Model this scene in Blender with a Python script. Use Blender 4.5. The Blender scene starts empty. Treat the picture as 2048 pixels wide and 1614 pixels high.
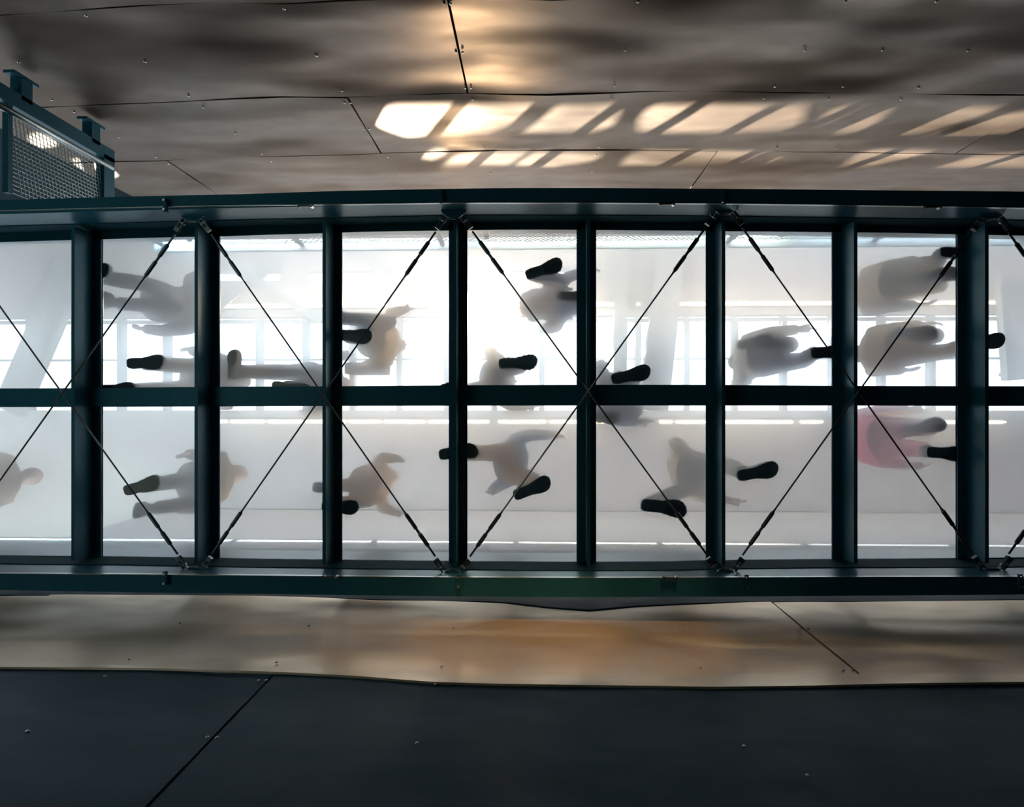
import bpy, bmesh, math, random
from mathutils import Vector, Matrix, Quaternion, noise
from mathutils.geometry import tessellate_polygon
R = math.radians
sc = bpy.context.scene
C = sc.collection
random.seed(7)

# ---------------------------------------------------------------- camera
CAMZ = 1.5
F = 1300.0                      # focal length in pixels of a 2048 px wide frame
ZX, ZY = 1066.0, 808.0          # where the zenith falls in the frame
cam = bpy.data.objects.new('camera', bpy.data.cameras.new('camera'))
C.objects.link(cam)
cam.data.sensor_width = 36.0
cam.data.sensor_fit = 'HORIZONTAL'
cam.data.lens = 36.0 * F / 2048.0
cam.data.clip_start = 0.05
_d = Vector(((ZX - 1024) / F, -(ZY - 807) / F, -1)).normalized()
_q = Vector((0, 0, -1)).rotation_difference(_d)
RW = Matrix.Rotation(math.pi, 3, 'X') @ _q.inverted().to_matrix()
CO = Vector((0, 0, CAMZ))
cam.matrix_world = Matrix.Translation(CO) @ RW.to_4x4()
sc.camera = cam

# ---------------------------------------------------------------- view, world, sun
sc.view_settings.view_transform = 'Standard'
sc.view_settings.look = 'None'
sc.view_settings.exposure = 0.0
sc.view_settings.gamma = 1.0
sc.view_settings.use_curve_mapping = False
w = bpy.data.worlds.new('world'); sc.world = w; w.use_nodes = True
nt = w.node_tree; nt.nodes.clear()
out = nt.nodes.new('ShaderNodeOutputWorld'); bg = nt.nodes.new('ShaderNodeBackground')
tc = nt.nodes.new('ShaderNodeTexCoord'); sp = nt.nodes.new('ShaderNodeSeparateXYZ'); cr = nt.nodes.new('ShaderNodeValToRGB')
mr = nt.nodes.new('ShaderNodeMapRange'); mr.inputs['From Min'].default_value = -1; mr.inputs['From Max'].default_value = 1
nt.links.new(tc.outputs['Generated'], sp.inputs[0]); nt.links.new(sp.outputs['Z'], mr.inputs['Value'])
nt.links.new(mr.outputs[0], cr.inputs[0]); nt.links.new(cr.outputs[0], bg.inputs[0]); nt.links.new(bg.outputs[0], out.inputs[0])
els = cr.color_ramp.elements
els[0].position = 0.0; els[0].color = (0.42, 0.43, 0.42, 1)
els[1].position = 1.0; els[1].color = (0.86, 0.94, 1.0, 1)
e = els.new(0.47); e.color = (0.45, 0.47, 0.47, 1)
e = els.new(0.53); e.color = (0.62, 0.72, 0.80, 1)
e = els.new(0.75); e.color = (0.80, 0.91, 1.0, 1)
bg.inputs[1].default_value = 3.6

SUND = Vector((0.84, -1.0, -1.65)).normalized()   # direction the sunlight travels
sun = bpy.data.objects.new('sun', bpy.data.lights.new('sun', 'SUN')); C.objects.link(sun)
sun.data.energy = 70; sun.data.color = (1.0, 0.86, 0.66); sun.data.angle = R(0.6)
sun.rotation_euler = SUND.to_track_quat('-Z', 'Y').to_euler()

# ---------------------------------------------------------------- projection helpers (pixel + real height or wall -> point)
def ray(px, py):
    return RW @ Vector(((px - 1024) / F, -(py - 807) / F, -1))
def P(px, py, h):               # point seen at (px,py) on the level h metres above the camera
    d = ray(px, py); return CO + d * (h / d.z)
def W(px, py, y):               # point seen at (px,py) on the vertical plane y
    d = ray(px, py); return CO + d * (y / d.y)
def Z(h): return CAMZ + h

# ---------------------------------------------------------------- materials
def mat(name, col, rough=0.5, metal=0.0, bump=0.0, bscale=8.0, var=0.0, emit=None, estr=0.0, spec=0.5):
    m = bpy.data.materials.new(name); m.use_nodes = True; t = m.node_tree; b = t.nodes['Principled BSDF']
    b.inputs['Base Color'].default_value = (*col, 1); b.inputs['Roughness'].default_value = rough
    b.inputs['Metallic'].default_value = metal; b.inputs['Specular IOR Level'].default_value = spec
    co = t.nodes.new('ShaderNodeTexCoord')
    if var:
        n = t.nodes.new('ShaderNodeTexNoise'); n.inputs['Scale'].default_value = bscale; n.inputs['Detail'].default_value = 6
        t.links.new(co.outputs['Object'], n.inputs['Vector'])
        mx = t.nodes.new('ShaderNodeMix'); mx.data_type = 'RGBA'
        mx.inputs[6].default_value = (*[c * (1 - var) for c in col], 1); mx.inputs[7].default_value = (*[min(1, c * (1 + var)) for c in col], 1)
        t.links.new(n.outputs[0], mx.inputs[0]); t.links.new(mx.outputs[2], b.inputs['Base Color'])
    if bump:
        n = t.nodes.new('ShaderNodeTexNoise'); n.inputs['Scale'].default_value = bscale * 3; n.inputs['Detail'].default_value = 4
        t.links.new(co.outputs['Object'], n.inputs['Vector'])
        bp = t.nodes.new('ShaderNodeBump'); bp.inputs['Strength'].default_value = bump; bp.inputs['Distance'].default_value = 0.01
        t.links.new(n.outputs[0], bp.inputs['Height']); t.links.new(bp.outputs[0], b.inputs['Normal'])
    if emit:
        b.inputs['Emission Color'].default_value = (*emit, 1); b.inputs['Emission Strength'].default_value = estr
    return m

def sheet_metal(name, col, rough, metal, warp):
    """rolled sheet: long brush streaks, broad dents that bend the reflections"""
    m = bpy.data.materials.new(name); m.use_nodes = True; t = m.node_tree; b = t.nodes['Principled BSDF']
    b.inputs['Metallic'].default_value = metal
    co = t.nodes.new('ShaderNodeTexCoord')
    def nz(scale, sx, sz, detail=4):
        mp = t.nodes.new('ShaderNodeMapping'); mp.inputs['Scale'].default_value = (sx, 1, sz)
        t.links.new(co.outputs['Object'], mp.inputs[0])
        n = t.nodes.new('ShaderNodeTexNoise'); n.inputs['Scale'].default_value = scale; n.inputs['Detail'].default_value = detail
        t.links.new(mp.outputs[0], n.inputs['Vector']); return n
    n1 = nz(2.2, 1, 1.6, 7); n2 = nz(9, 0.35, 18, 5)
    mx = t.nodes.new('ShaderNodeMix'); mx.data_type = 'RGBA'
    mx.inputs[6].default_value = (*[c * 0.62 for c in col], 1); mx.inputs[7].default_value = (*[min(1, c * 1.35) for c in col], 1)
    ad = t.nodes.new('ShaderNodeMath'); ad.operation = 'MULTIPLY_ADD'; ad.inputs[1].default_value = 0.25
    t.links.new(n2.outputs[0], ad.inputs[0])
    sc_ = t.nodes.new('ShaderNodeMath'); sc_.operation = 'MULTIPLY'; sc_.inputs[1].default_value = 0.75
    t.links.new(n1.outputs[0], sc_.inputs[0]); t.links.new(sc_.outputs[0], ad.inputs[2])
    t.links.new(ad.outputs[0], mx.inputs[0]); t.links.new(mx.outputs[2], b.inputs['Base Color'])
    rr = t.nodes.new('ShaderNodeMapRange'); rr.inputs['To Min'].default_value = rough - 0.1; rr.inputs['To Max'].default_value = rough + 0.14
    n4 = nz(3.5, 1, 2.5, 5); t.links.new(n4.outputs[0], rr.inputs['Value']); t.links.new(rr.outputs[0], b.inputs['Roughness'])
    n3 = nz(0.55, 0.8, 1.5, 1.5)
    b1 = t.nodes.new('ShaderNodeBump'); b1.inputs['Strength'].default_value = 1; b1.inputs['Distance'].default_value = warp
    t.links.new(n3.outputs[0], b1.inputs['Height'])
    b2 = t.nodes.new('ShaderNodeBump'); b2.inputs['Strength'].default_value = 0.4; b2.inputs['Distance'].default_value = 0.0003
    t.links.new(n2.outputs[0], b2.inputs['Height']); t.links.new(b1.outputs[0], b2.inputs['Normal']); t.links.new(b2.outputs[0], b.inputs['Normal'])
    return m

M_STEEL = mat('painted_steel', (0.012, 0.085, 0.135), 0.36, 0.0, 0.04, 20, 0.15, spec=0.4)
M_STEEL.node_tree.nodes['Principled BSDF'].inputs['Specular Tint'].default_value = (0.25, 0.75, 0.95, 1)
M_LEDGE = mat('ledge_shade', (0.004, 0.045, 0.065), 0.8, spec=0.1)  # darker than the steel: shade on ledge and upper web put into colour
M_ROD = mat('stainless_rod', (0.10, 0.13, 0.14), 0.32, 0.9)
M_BOLT = mat('zinc_bolt', (0.62, 0.64, 0.62), 0.25, 1.0)
M_TRIM = mat('aluminium_and_glint', (0.34, 0.40, 0.42), 0.3, 0.9)
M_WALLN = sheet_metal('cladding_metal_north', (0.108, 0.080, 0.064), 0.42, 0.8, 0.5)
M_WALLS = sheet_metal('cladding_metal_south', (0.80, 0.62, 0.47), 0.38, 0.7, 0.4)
M_WALLD = sheet_metal('cladding_shade_dark', (0.002, 0.038, 0.072), 0.6, 0.0, 0.12)  # same sheet metal as the bronze row; its shade is put into this colour
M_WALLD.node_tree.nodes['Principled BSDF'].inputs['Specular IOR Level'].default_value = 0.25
M_BACK = mat('backing', (0.005, 0.018, 0.026), 0.9, spec=0.1)
M_CONC = mat('ground_concrete', (0.03, 0.045, 0.05), 0.9, 0, 0.3, 3, 0.25)
M_CEIL = mat('ceiling_board', (0.75, 0.745, 0.76), 0.8, 0, 0.05, 2, 0.05)
M_WHITE = mat('white_painted_steel', (0.62, 0.66, 0.68), 0.5)
M_GREY = mat('grey_rail_paint', (0.20, 0.28, 0.33), 0.5)
M_LED = mat('led_warm', (1, 0.9, 0.75), 0.5, emit=(1.0, 0.80, 0.52), estr=14)
M_LAMP = mat('lamp_warm', (1, 0.9, 0.75), 0.5, emit=(1.0, 0.74, 0.42), estr=110)
M_SCREEN = mat('added_screen_grey', (0.35, 0.36, 0.37), 0.6)

def frit_material():
    """milky dot-printed walking surface: part of the light passes straight, part is scattered"""
    m = bpy.data.materials.new('fritted_glass_top'); m.use_nodes = True; t = m.node_tree; t.nodes.clear()
    o = t.nodes.new('ShaderNodeOutputMaterial')
    tr = t.nodes.new('ShaderNodeBsdfTransparent'); tr.inputs[0].default_value = (0.96, 0.98, 0.97, 1)
    tl = t.nodes.new('ShaderNodeBsdfTranslucent'); tl.inputs[0].default_value = (0.88, 0.885, 0.93, 1)
    df = t.nodes.new('ShaderNodeBsdfDiffuse'); df.inputs[0].default_value = (0.5, 0.52, 0.52, 1)
    co = t.nodes.new('ShaderNodeTexCoord')
    vo = t.nodes.new('ShaderNodeTexNoise'); vo.inputs['Scale'].default_value = 160; vo.inputs['Detail'].default_value = 2
    t.links.new(co.outputs['Object'], vo.inputs['Vector'])
    big = t.nodes.new('ShaderNodeTexNoise'); big.inputs['Scale'].default_value = 2.2; big.inputs['Detail'].default_value = 6
    t.links.new(co.outputs['Object'], big.inputs['Vector'])
    mr1 = t.nodes.new('ShaderNodeMapRange'); mr1.inputs['To Min'].default_value = 0.52; mr1.inputs['To Max'].default_value = 0.64
    t.links.new(vo.outputs[0], mr1.inputs['Value'])
    mr2 = t.nodes.new('ShaderNodeMapRange'); mr2.inputs['To Min'].default_value = -0.05; mr2.inputs['To Max'].default_value = 0.05
    t.links.new(big.outputs[0], mr2.inputs['Value'])
    ad = t.nodes.new('ShaderNodeMath'); t.links.new(mr1.outputs[0], ad.inputs[0]); t.links.new(mr2.outputs[0], ad.inputs[1])
    m1 = t.nodes.new('ShaderNodeMixShader'); m1.inputs[0].default_value = 0.08
    t.links.new(tl.outputs[0], m1.inputs[1]); t.links.new(df.outputs[0], m1.inputs[2])
    rf = t.nodes.new('ShaderNodeBsdfRefraction'); rf.inputs['Color'].default_value = (0.93, 0.94, 0.97, 1); rf.inputs['IOR'].default_value = 1.12; rf.inputs['Roughness'].default_value = 0.75
    m3 = t.nodes.new('ShaderNodeMixShader'); m3.inputs[0].default_value = 0.5
    t.links.new(rf.outputs[0], m3.inputs[1]); t.links.new(m1.outputs[0], m3.inputs[2])
    m2 = t.nodes.new('ShaderNodeMixShader')
    t.links.new(ad.outputs[0], m2.inputs[0]); t.links.new(tr.outputs[0], m2.inputs[1]); t.links.new(m3.outputs[0], m2.inputs[2])
    t.links.new(m2.outputs[0], o.inputs[0]); return m
def clear_material():
    m = bpy.data.materials.new('clear_glass'); m.use_nodes = True; t = m.node_tree; t.nodes.clear()
    o = t.nodes.new('ShaderNodeOutputMaterial'); tr = t.nodes.new('ShaderNodeBsdfTransparent'); tr.inputs[0].default_value = (0.95, 0.97, 0.98, 1)
    gl = t.nodes.new('ShaderNodeBsdfGlossy'); gl.inputs['Roughness'].default_value = 0.12
    fr = t.nodes.new('ShaderNodeFresnel'); fr.inputs[0].default_value = 1.45
    mx = t.nodes.new('ShaderNodeMixShader'); t.links.new(fr.outputs[0], mx.inputs[0]); t.links.new(tr.outputs[0], mx.inputs[1]); t.links.new(gl.outputs[0], mx.inputs[2])
    t.links.new(mx.outputs[0], o.inputs[0]); return m
M_FRIT = frit_material(); M_CLEAR = clear_material()

# ---------------------------------------------------------------- object helpers
def obj(name, bm, m, parent=None, smooth=False, mats=None):
    bmesh.ops.recalc_face_normals(bm, faces=bm.faces)
    me = bpy.data.meshes.new(name); bm.to_mesh(me); bm.free()
    for x in (mats or [m]): me.materials.append(x)
    if smooth:
        for p in me.polygons: p.use_smooth = True
    o = bpy.data.objects.new(name, me); C.objects.link(o)
    if parent:
        o.parent = parent; o.matrix_parent_inverse = parent.matrix_basis.inverted()
    return o
def tag(o, label=None, cat=None, group=None, kind=None):
    if label: o['label'] = label
    if cat: o['category'] = cat
    if group: o['group'] = group
    if kind: o['kind'] = kind
    return o
def empty(name, loc, label, cat, group=None, kind=None):
    o = bpy.data.objects.new(name, None); C.objects.link(o); o.location = loc; o.empty_display_size = 0.1
    return tag(o, label, cat, group, kind or 'thing')
def box(bm, a, b, mi=0):
    x0, y0, z0 = [min(a[i], b[i]) for i in range(3)]; x1, y1, z1 = [max(a[i], b[i]) for i in range(3)]
    v = [bm.verts.new(p) for p in ((x0,y0,z0),(x1,y0,z0),(x1,y1,z0),(x0,y1,z0),(x0,y0,z1),(x1,y0,z1),(x1,y1,z1),(x0,y1,z1))]
    fs = [bm.faces.new([v[i] for i in q]) for q in ((0,3,2,1),(4,5,6,7),(0,1,5,4),(1,2,6,5),(2,3,7,6),(3,0,4,7))]
    for f in fs: f.material_index = mi
    return fs
def bar(bm, a, b, w, h, up=Vector((0,0,1))):
    """rectangular bar from a to b, w across, h along up"""
    a = Vector(a); b = Vector(b); d = (b - a).normalized(); s = d.cross(up).normalized(); u = s.cross(d).normalized()
    v = [bm.verts.new(p + s * i * w / 2 + u * j * h / 2) for p in (a, b) for i, j in ((-1,-1),(1,-1),(1,1),(-1,1))]
    for q in ((3,2,1,0),(4,5,6,7),(0,1,5,4),(1,2,6,5),(2,3,7,6),(3,0,4,7)): bm.faces.new([v[i] for i in q])
def tube(bm, pts, rad, n=8, caps=True):
    """tube through pts; rad: number or list of numbers / (rx,ry)"""
    pts = [Vector(p) for p in pts]
    if not isinstance(rad, (list, tuple)): rad = [rad] * len(pts)
    rings = []; ref = None
    for i, p in enumerate(pts):
        d = (pts[min(i+1, len(pts)-1)] - pts[max(i-1, 0)]).normalized()
        if ref is None:
            ref = Vector((0,0,1)) if abs(d.z) < 0.8 else Vector((0,1,0))
        s = d.cross(ref).normalized(); u = s.cross(d).normalized(); ref = u
        rx, ry = rad[i] if isinstance(rad[i], (list, tuple)) else (rad[i], rad[i])
        rings.append([bm.verts.new(p + s * math.cos(2*math.pi*k/n) * rx + u * math.sin(2*math.pi*k/n) * ry) for k in range(n)])
    for a, b in zip(rings, rings[1:]):
        for k in range(n): bm.faces.new((a[k], a[(k+1)%n], b[(k+1)%n], b[k]))
    if caps:
        bm.faces.new(rings[0][::-1]); bm.faces.new(rings[-1])
def strip_beam(bm, prof):
    """sweep: list of stations, every station a list of (x,y,z) outline points (closed)"""
    rings = [[bm.verts.new(p) for p in st] for st in prof]; n = len(rings[0])
    for a, b in zip(rings, rings[1:]):
        for k in range(n): bm.faces.new((a[k], a[(k+1)%n], b[(k+1)%n], b[k]))
    bm.faces.new(rings[0][::-1]); bm.faces.new(rings[-1])
def interp(tab, x):
    if x <= tab[0][0]: a, b = tab[0], tab[1]
    elif x >= tab[-1][0]: a, b = tab[-2], tab[-1]
    else:
        for a, b in zip(tab, tab[1:]):
            if a[0] <= x <= b[0]: break
    return a[1] + (b[1] - a[1]) * (x - a[0]) / (b[0] - a[0])
ORD = ['first', 'second', 'third', 'fourth', 'fifth', 'sixth', 'seventh', 'eighth', 'ninth', 'tenth']

# ================================================================ SETTING
DN = -2.33     # north cladding plane (top of the picture)
DS = 1.40      # south cladding plane (bottom of the picture)
HG = 4.64      # underside of the glass above the camera
HC = 8.6       # ceiling above the camera
XL = -4.5
bm = bmesh.new(); box(bm, (-14, -6, -0.2), (14, 6, 0)); tag(obj('floor', bm, M_CONC), kind='structure')

# seam curves of the cladding (pixel tables)
S01 = [(-300,14),(0,11),(175,8),(350,5),(480,0),(800,-8),(1500,-14),(2400,-16)]
S12 = [(-300,224),(0,216),(160,211),(320,205),(470,197),(560,194),(690,195),(800,190),(940,187),(1100,190),(1300,183),(1700,186),(2048,190),(2500,196)]
S23 = [(-200,338),(200,324),(330,322),(450,314),(700,309),(770,306),(1000,300),(1250,300),(1440,302),(1600,304),(2048,309),(2500,315)]
T01 = [(-300,1320),(0,1326),(150,1331),(260,1336),(530,1345),(700,1350),(1050,1354),(1300,1357),(1500,1352),(1700,1352),(2048,1351),(2500,1349)]
T12 = [(-300,1196),(40,1190),(300,1190),(600,1192),(760,1200),(880,1202),(1000,1205),(1100,1216),(1180,1222),(1260,1214),(1350,1210),(1500,1204),(1800,1202),(2048,1200),(2500,1200)]
def seam(tab, y):
    pts = []
    for i in range(len(tab) - 1):
        for k in range(6):
            px = tab[i][0] + (tab[i+1][0] - tab[i][0]) * k / 6
            p = W(px, interp(tab, px), y); pts.append((p.x, p.z))
    return pts
def xs_at(line, y):             # (px,py) of a vertical seam, two points -> mean x
    return sum(W(a, b, y).x for a, b in line) / len(line)

def wall(name, y, side, rows, label_root):
    """rows: (lower seam fn, upper seam fn, [x edges], material, labels); panels are separate sheets over a dark backing"""
    root = bpy.data.objects.new(name, None); C.objects.link(root); root['kind'] = 'structure'; root.location = (0, y, 0)
    root['label'] = label_root
    return root
def panel(root, y, x0, x1, zlo, zhi, m, label, side, bulge=0.012, seed=0, slope=0.0):
    """side: +1 when the room is towards +y; slope pushes the lower edge outwards"""
    bm = bmesh.new(); nx = max(4, int((x1 - x0) / 0.1)); nz = 12; g = 0.007
    grid = []
    for i in range(nx + 1):
        x = x0 + g + (x1 - x0 - 2*g) * i / nx; a = zlo(x) + g; b = zhi(x) - g; col = []
        for j in range(nz + 1):
            t = j / nz; z = a + (b - a) * t
            n = noise.noise(Vector((x * 0.9 + seed, z * 1.4, seed * 3.1))) + 0.5 * noise.noise(Vector((x * 2.2, z * 2.7 + seed, 4.0)))
            d = bulge * n + slope * (1 - t)
            col.append(bm.verts.new((x, y + side * d, z)))
        grid.append(col)
    for i in range(nx):
        for j in range(nz): bm.faces.new((grid[i][j], grid[i+1][j], grid[i+1][j+1], grid[i][j+1]))
    r = bmesh.ops.extrude_face_region(bm, geom=bm.faces[:])
    for v in [q for q in r['geom'] if isinstance(q, bmesh.types.BMVert)]: v.co.y -= side * 0.012
    o = obj('cladding_panel', bm, m, root, smooth=True)
    o['label'] = label
    md = o.modifiers.new('edge', 'EDGE_SPLIT'); md.split_angle = R(50)
    return o

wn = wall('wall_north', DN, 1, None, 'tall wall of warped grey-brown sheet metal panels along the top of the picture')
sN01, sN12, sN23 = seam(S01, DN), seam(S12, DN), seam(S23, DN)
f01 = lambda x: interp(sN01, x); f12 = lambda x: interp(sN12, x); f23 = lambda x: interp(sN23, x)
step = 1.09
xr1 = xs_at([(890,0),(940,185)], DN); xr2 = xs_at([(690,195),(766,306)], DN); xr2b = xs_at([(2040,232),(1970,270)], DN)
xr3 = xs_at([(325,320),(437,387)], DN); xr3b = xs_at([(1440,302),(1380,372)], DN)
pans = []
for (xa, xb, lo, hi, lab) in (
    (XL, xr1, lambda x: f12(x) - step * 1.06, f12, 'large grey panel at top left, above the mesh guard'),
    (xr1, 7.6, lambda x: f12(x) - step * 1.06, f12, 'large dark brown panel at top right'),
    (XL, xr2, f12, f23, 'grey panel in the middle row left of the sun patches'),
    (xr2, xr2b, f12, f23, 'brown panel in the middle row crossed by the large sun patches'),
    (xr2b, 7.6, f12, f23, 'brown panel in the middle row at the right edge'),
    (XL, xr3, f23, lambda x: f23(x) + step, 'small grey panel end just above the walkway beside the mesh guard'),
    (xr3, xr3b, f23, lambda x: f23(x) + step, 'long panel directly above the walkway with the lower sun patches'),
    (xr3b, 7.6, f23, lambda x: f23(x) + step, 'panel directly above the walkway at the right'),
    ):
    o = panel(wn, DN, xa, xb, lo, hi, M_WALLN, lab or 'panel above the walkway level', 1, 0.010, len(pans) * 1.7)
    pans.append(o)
# rows below the picture frame
for k in range(3):
    zt = lambda x, k=k: f12(x) - step * 1.06 - k * 1.2
    zb = lambda x, k=k: f12(x) - step * 1.06 - (k + 1) * 1.2
    o = panel(wn, DN, XL, 7.6, lambda x: max(0.02, zb(x)), zt, M_WALLN, 'lower panel', 1, 0.008, 20 + k) if f12(0) - step*1.06 - k*1.2 > 0.4 else None
bm = bmesh.new(); box(bm, (XL + 0.01, DN - 0.03, 0), (8, DN - 0.25, Z(7.1))); obj('wall_backing', bm, M_BACK, wn)
def rivets(root, pts, y, side, r=0.010):
    for i, (px, py) in enumerate(pts):
        p = W(px, py, y); bm = bmesh.new()
        bmesh.ops.create_uvsphere(bm, u_segments=10, v_segments=6, radius=r)
        for v in bm.verts: v.co = Vector((p.x + v.co.x, y + side * (0.008 + max(-0.6 * r, v.co.y * 0.6)), p.z + v.co.z))
        obj('rivet', bm, M_BOLT, root, smooth=True)
rivets(pans[0], [(172,29),(568,15),(633,109),(290,121),(377,190),(684,180),(104,198),(888,5),(912,102),(37,122),(930,174)], DN, 1)
rivets(pans[1], [(901,5),(925,102),(942,174),(1250,98),(1276,1),(1229,169),(1610,98),(1765,98),(1936,99),(1550,171),(1686,171),(1837,173),(1691,0),(1873,0)], DN, 1)
rivets(pans[2], [(406,213),(471,265),(238,273),(148,222),(689,204),(728,256),(524,306),(312,313)], DN, 1, 0.009)
rivets(pans[3], [(701,204),(738,256),(945,197),(1222,195),(968,294),(1197,292),(1528,195),(1658,196),(1802,197),(1554,294),(1672,294)], DN, 1, 0.009)
rivets(pans[6], [(776,313),(543,321),(337,327),(800,347),(981,345),(1184,343),(1192,308)], DN, 1, 0.009)
# dark return wall at the left end of the north cladding
bm = bmesh.new(); box(bm, (-9, DN - 0.30, 0), (XL + 0.01, DN - 0.42, Z(8.58))); box(bm, (XL - 0.02, DN - 0.03, 0), (XL + 0.005, DN - 0.30, Z(7.1))); box(bm, (-9.2, -4, 0), (-9, 3, Z(4.2)))
tag(obj('wall_left', bm, M_BACK), kind='structure')

ws = wall('wall_south', DS, -1, None, 'wall of bronze and dark sheet metal panels along the bottom of the picture')
sS01, sS12 = seam(T01, DS), seam(T12, DS)
g01 = lambda x: interp(sS01, x); g12 = lambda x: interp(sS12, x)
ys1 = xs_at([(1545,1195),(1705,1352)], DS); ys0 = xs_at([(540,1345),(310,1614)], DS); ys1l = xs_at([(110,1185),(0,1232)], DS)
lowz = lambda x: g01(x) - 1.2
sp_ = []
for (xa, xb, lo, hi, m, lab, sl) in (
    (-4.9, ys1l, g01, g12, M_WALLS, 'narrow panel end at the far left below the walkway', 0),
    (ys1l, ys1, g01, g12, M_WALLS, 'long bronze panel under the walkway, grey on the left and glowing in the middle', 0),
    (ys1, 7.6, g01, g12, M_WALLS, 'dark brown panel at the right under the walkway', 0),
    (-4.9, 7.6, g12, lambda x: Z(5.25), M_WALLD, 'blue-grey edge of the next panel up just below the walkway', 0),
    (-4.9, 7.6, lambda x: Z(5.25), lambda x: Z(8.5), M_CEIL, 'pale upper lining of the wall seen through the glass', 0),
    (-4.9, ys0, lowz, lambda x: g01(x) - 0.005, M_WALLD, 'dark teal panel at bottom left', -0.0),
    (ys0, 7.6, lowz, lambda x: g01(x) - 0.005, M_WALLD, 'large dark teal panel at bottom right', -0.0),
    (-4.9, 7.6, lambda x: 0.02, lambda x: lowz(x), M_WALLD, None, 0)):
    sp_.append(panel(ws, DS, xa, xb, lo, hi, m, lab or 'panel out of the picture', -1, 0.007, 40 + len(sp_) * 2.3, sl))
# bronze strip below the seam: lit top of the shaded row, put in as colour
bm = bmesh.new(); n = 90; rings = []
LIT_STRIP = [(-300,1338),(300,1342),(540,1349),(700,1357),(860,1370),(1000,1374),(1300,1378),(1420,1380),(1600,1378),(1800,1373),(2048,1370),(2500,1368)]
sL = seam(LIT_STRIP, DS)
prof = []
for i in range(n + 1):
    x = -4.9 + 12.4 * i / n; zt = g01(x) - 0.010; zb = interp(sL, x) if x > -3.8 else zt - 0.004
    zb = min(zb, zt - 0.004)
    prof.append([(x, DS - 0.004, zt), (x, DS - 0.016, zt), (x, DS - 0.016, zb), (x, DS - 0.004, zb)])
strip_beam(bm, prof); lp = obj('panel_lit_strip', bm, M_WALLS, ws); lp['label'] = 'narrow bronze strip under the seam, drawn for the lit edge of the panel'
bm = bmesh.new(); box(bm, (-4.9, DS + 0.03, 0), (7, DS + 0.25, Z(8.5))); obj('wall_backing', bm, M_BACK, ws)
rivets(sp_[1], [(360,1249),(618,1254),(258,1321),(553,1328),(618,1254),(907,1259),(883,1336)], DS, -1, 0.008)
rivets(sp_[1], [(1360,1261),(1401,1339),(1600,1259),(1685,1343)], DS, -1, 0.008)
rivets(sp_[2], [(1617,1260),(1706,1343)], DS, -1, 0.008)
rivets(sp_[5], [(210,1356),(55,1466),(517,1364),(415,1478)], DS, -1, 0.008)
rivets(sp_[6], [(532,1364),(434,1479),(834,1490),(1422,1376),(1488,1496),(1615,1555),(871,1372)], DS, -1, 0.008)

# ---------------------------------------------------------------- ceiling with the skylight over the walkway
def yc(py): return P(1024, py, HC).y
SKY0, SKY1 = yc(632), yc(821)      # skylight band
SL0, SL1 = yc(540), yc(558)        # narrow slot band
bm = bmesh.new()
for (ya, yb) in ((-7, SL0), (SL1, SKY0), (SKY1, 5)):
    box(bm, (-9, ya, Z(HC)), (8, yb, Z(HC + 0.16)))
box(bm, (0.60, SL0, Z(HC)), (8, SL1, Z(HC + 0.16))); box(bm, (-9, SL0, Z(HC)), (-4.4, SL1, Z(HC + 0.16)))
for pxa, pxb in ((505,520),(560,612),(645,684),(745,936)):
    box(bm, (P(pxa,549,HC).x, SL0, Z(HC)), (P(pxb,549,HC).x, SL1, Z(HC + 0.16)))
tag(obj('ceiling', bm, M_CEIL), kind='structure')
# skylight frame
bm = bmesh.new()
k = -7
sx = 96 * HC / F
x = P(515, 700, HC).x - 8 * sx
while x < 7.5:
    box(bm, (x - 0.035, SKY0, Z(HC + 0.02)), (x + 0.035, SKY1, Z(HC + 0.14)))
    x += sx; k += 1
for py, ww in ((640, 0.02), (718, 0.012)):
    y = yc(py); box(bm, (-9, y - ww, Z(HC + 0.03)), (8, y + ww, Z(HC + 0.12)))
sk = obj('window_1', bm, M_WHITE); tag(sk, 'long glazed roof light with pale frame bars seen through the glass floor', kind='structure')
bm = bmesh.new(); box(bm, (-9, SKY0, Z(HC + 0.145)), (8, SKY1, Z(HC + 0.155))); obj('window_pane', bm, M_CLEAR, sk)
# ceiling trusses
def roof_beam(a, b, wpx, h, label):
    p, q = P(*a, h), P(*b, h); bm = bmesh.new(); bar(bm, p, q, wpx * h / F, 0.12 if wpx > 20 else 0.04)
    for f_ in (0.06, 0.94):
        e_ = p.lerp(q, f_); box(bm, (e_.x - 0.02, e_.y - 0.02, Z(h) + 0.015), (e_.x + 0.02, e_.y + 0.02, Z(HC) - 0.001))
    return tag(obj('roof_beam', bm, M_WHITE), label, 'beam', 'pale roof beams above the walkway', 'thing')
roof_beam((150,520),(20,822), 62, HC - 0.25, 'pale slanting roof beam behind the leftmost glass panel')
roof_beam((1243,470),(1238,822), 26, HC - 0.25, 'pale straight roof beam seen through the panel right of the middle')
roof_beam((1345,470),(1306,822), 56, HC - 0.25, 'wide pale slightly tapered roof beam right of the straight one')
roof_beam((400,640),(560,520), 16, HC - 0.15, 'thin pale diagonal roof brace behind the third glass column')
roof_beam((640,640),(440,520), 16, HC - 0.21, 'thin pale diagonal roof brace crossing the other one')
roof_beam((690,480),(900,640), 14, HC - 0.15, 'thin pale diagonal roof brace behind the fourth glass column')
roof_beam((2015,560),(2030,760), 40, HC - 0.25, 'pale roof beam behind the rightmost glass panel')
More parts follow.
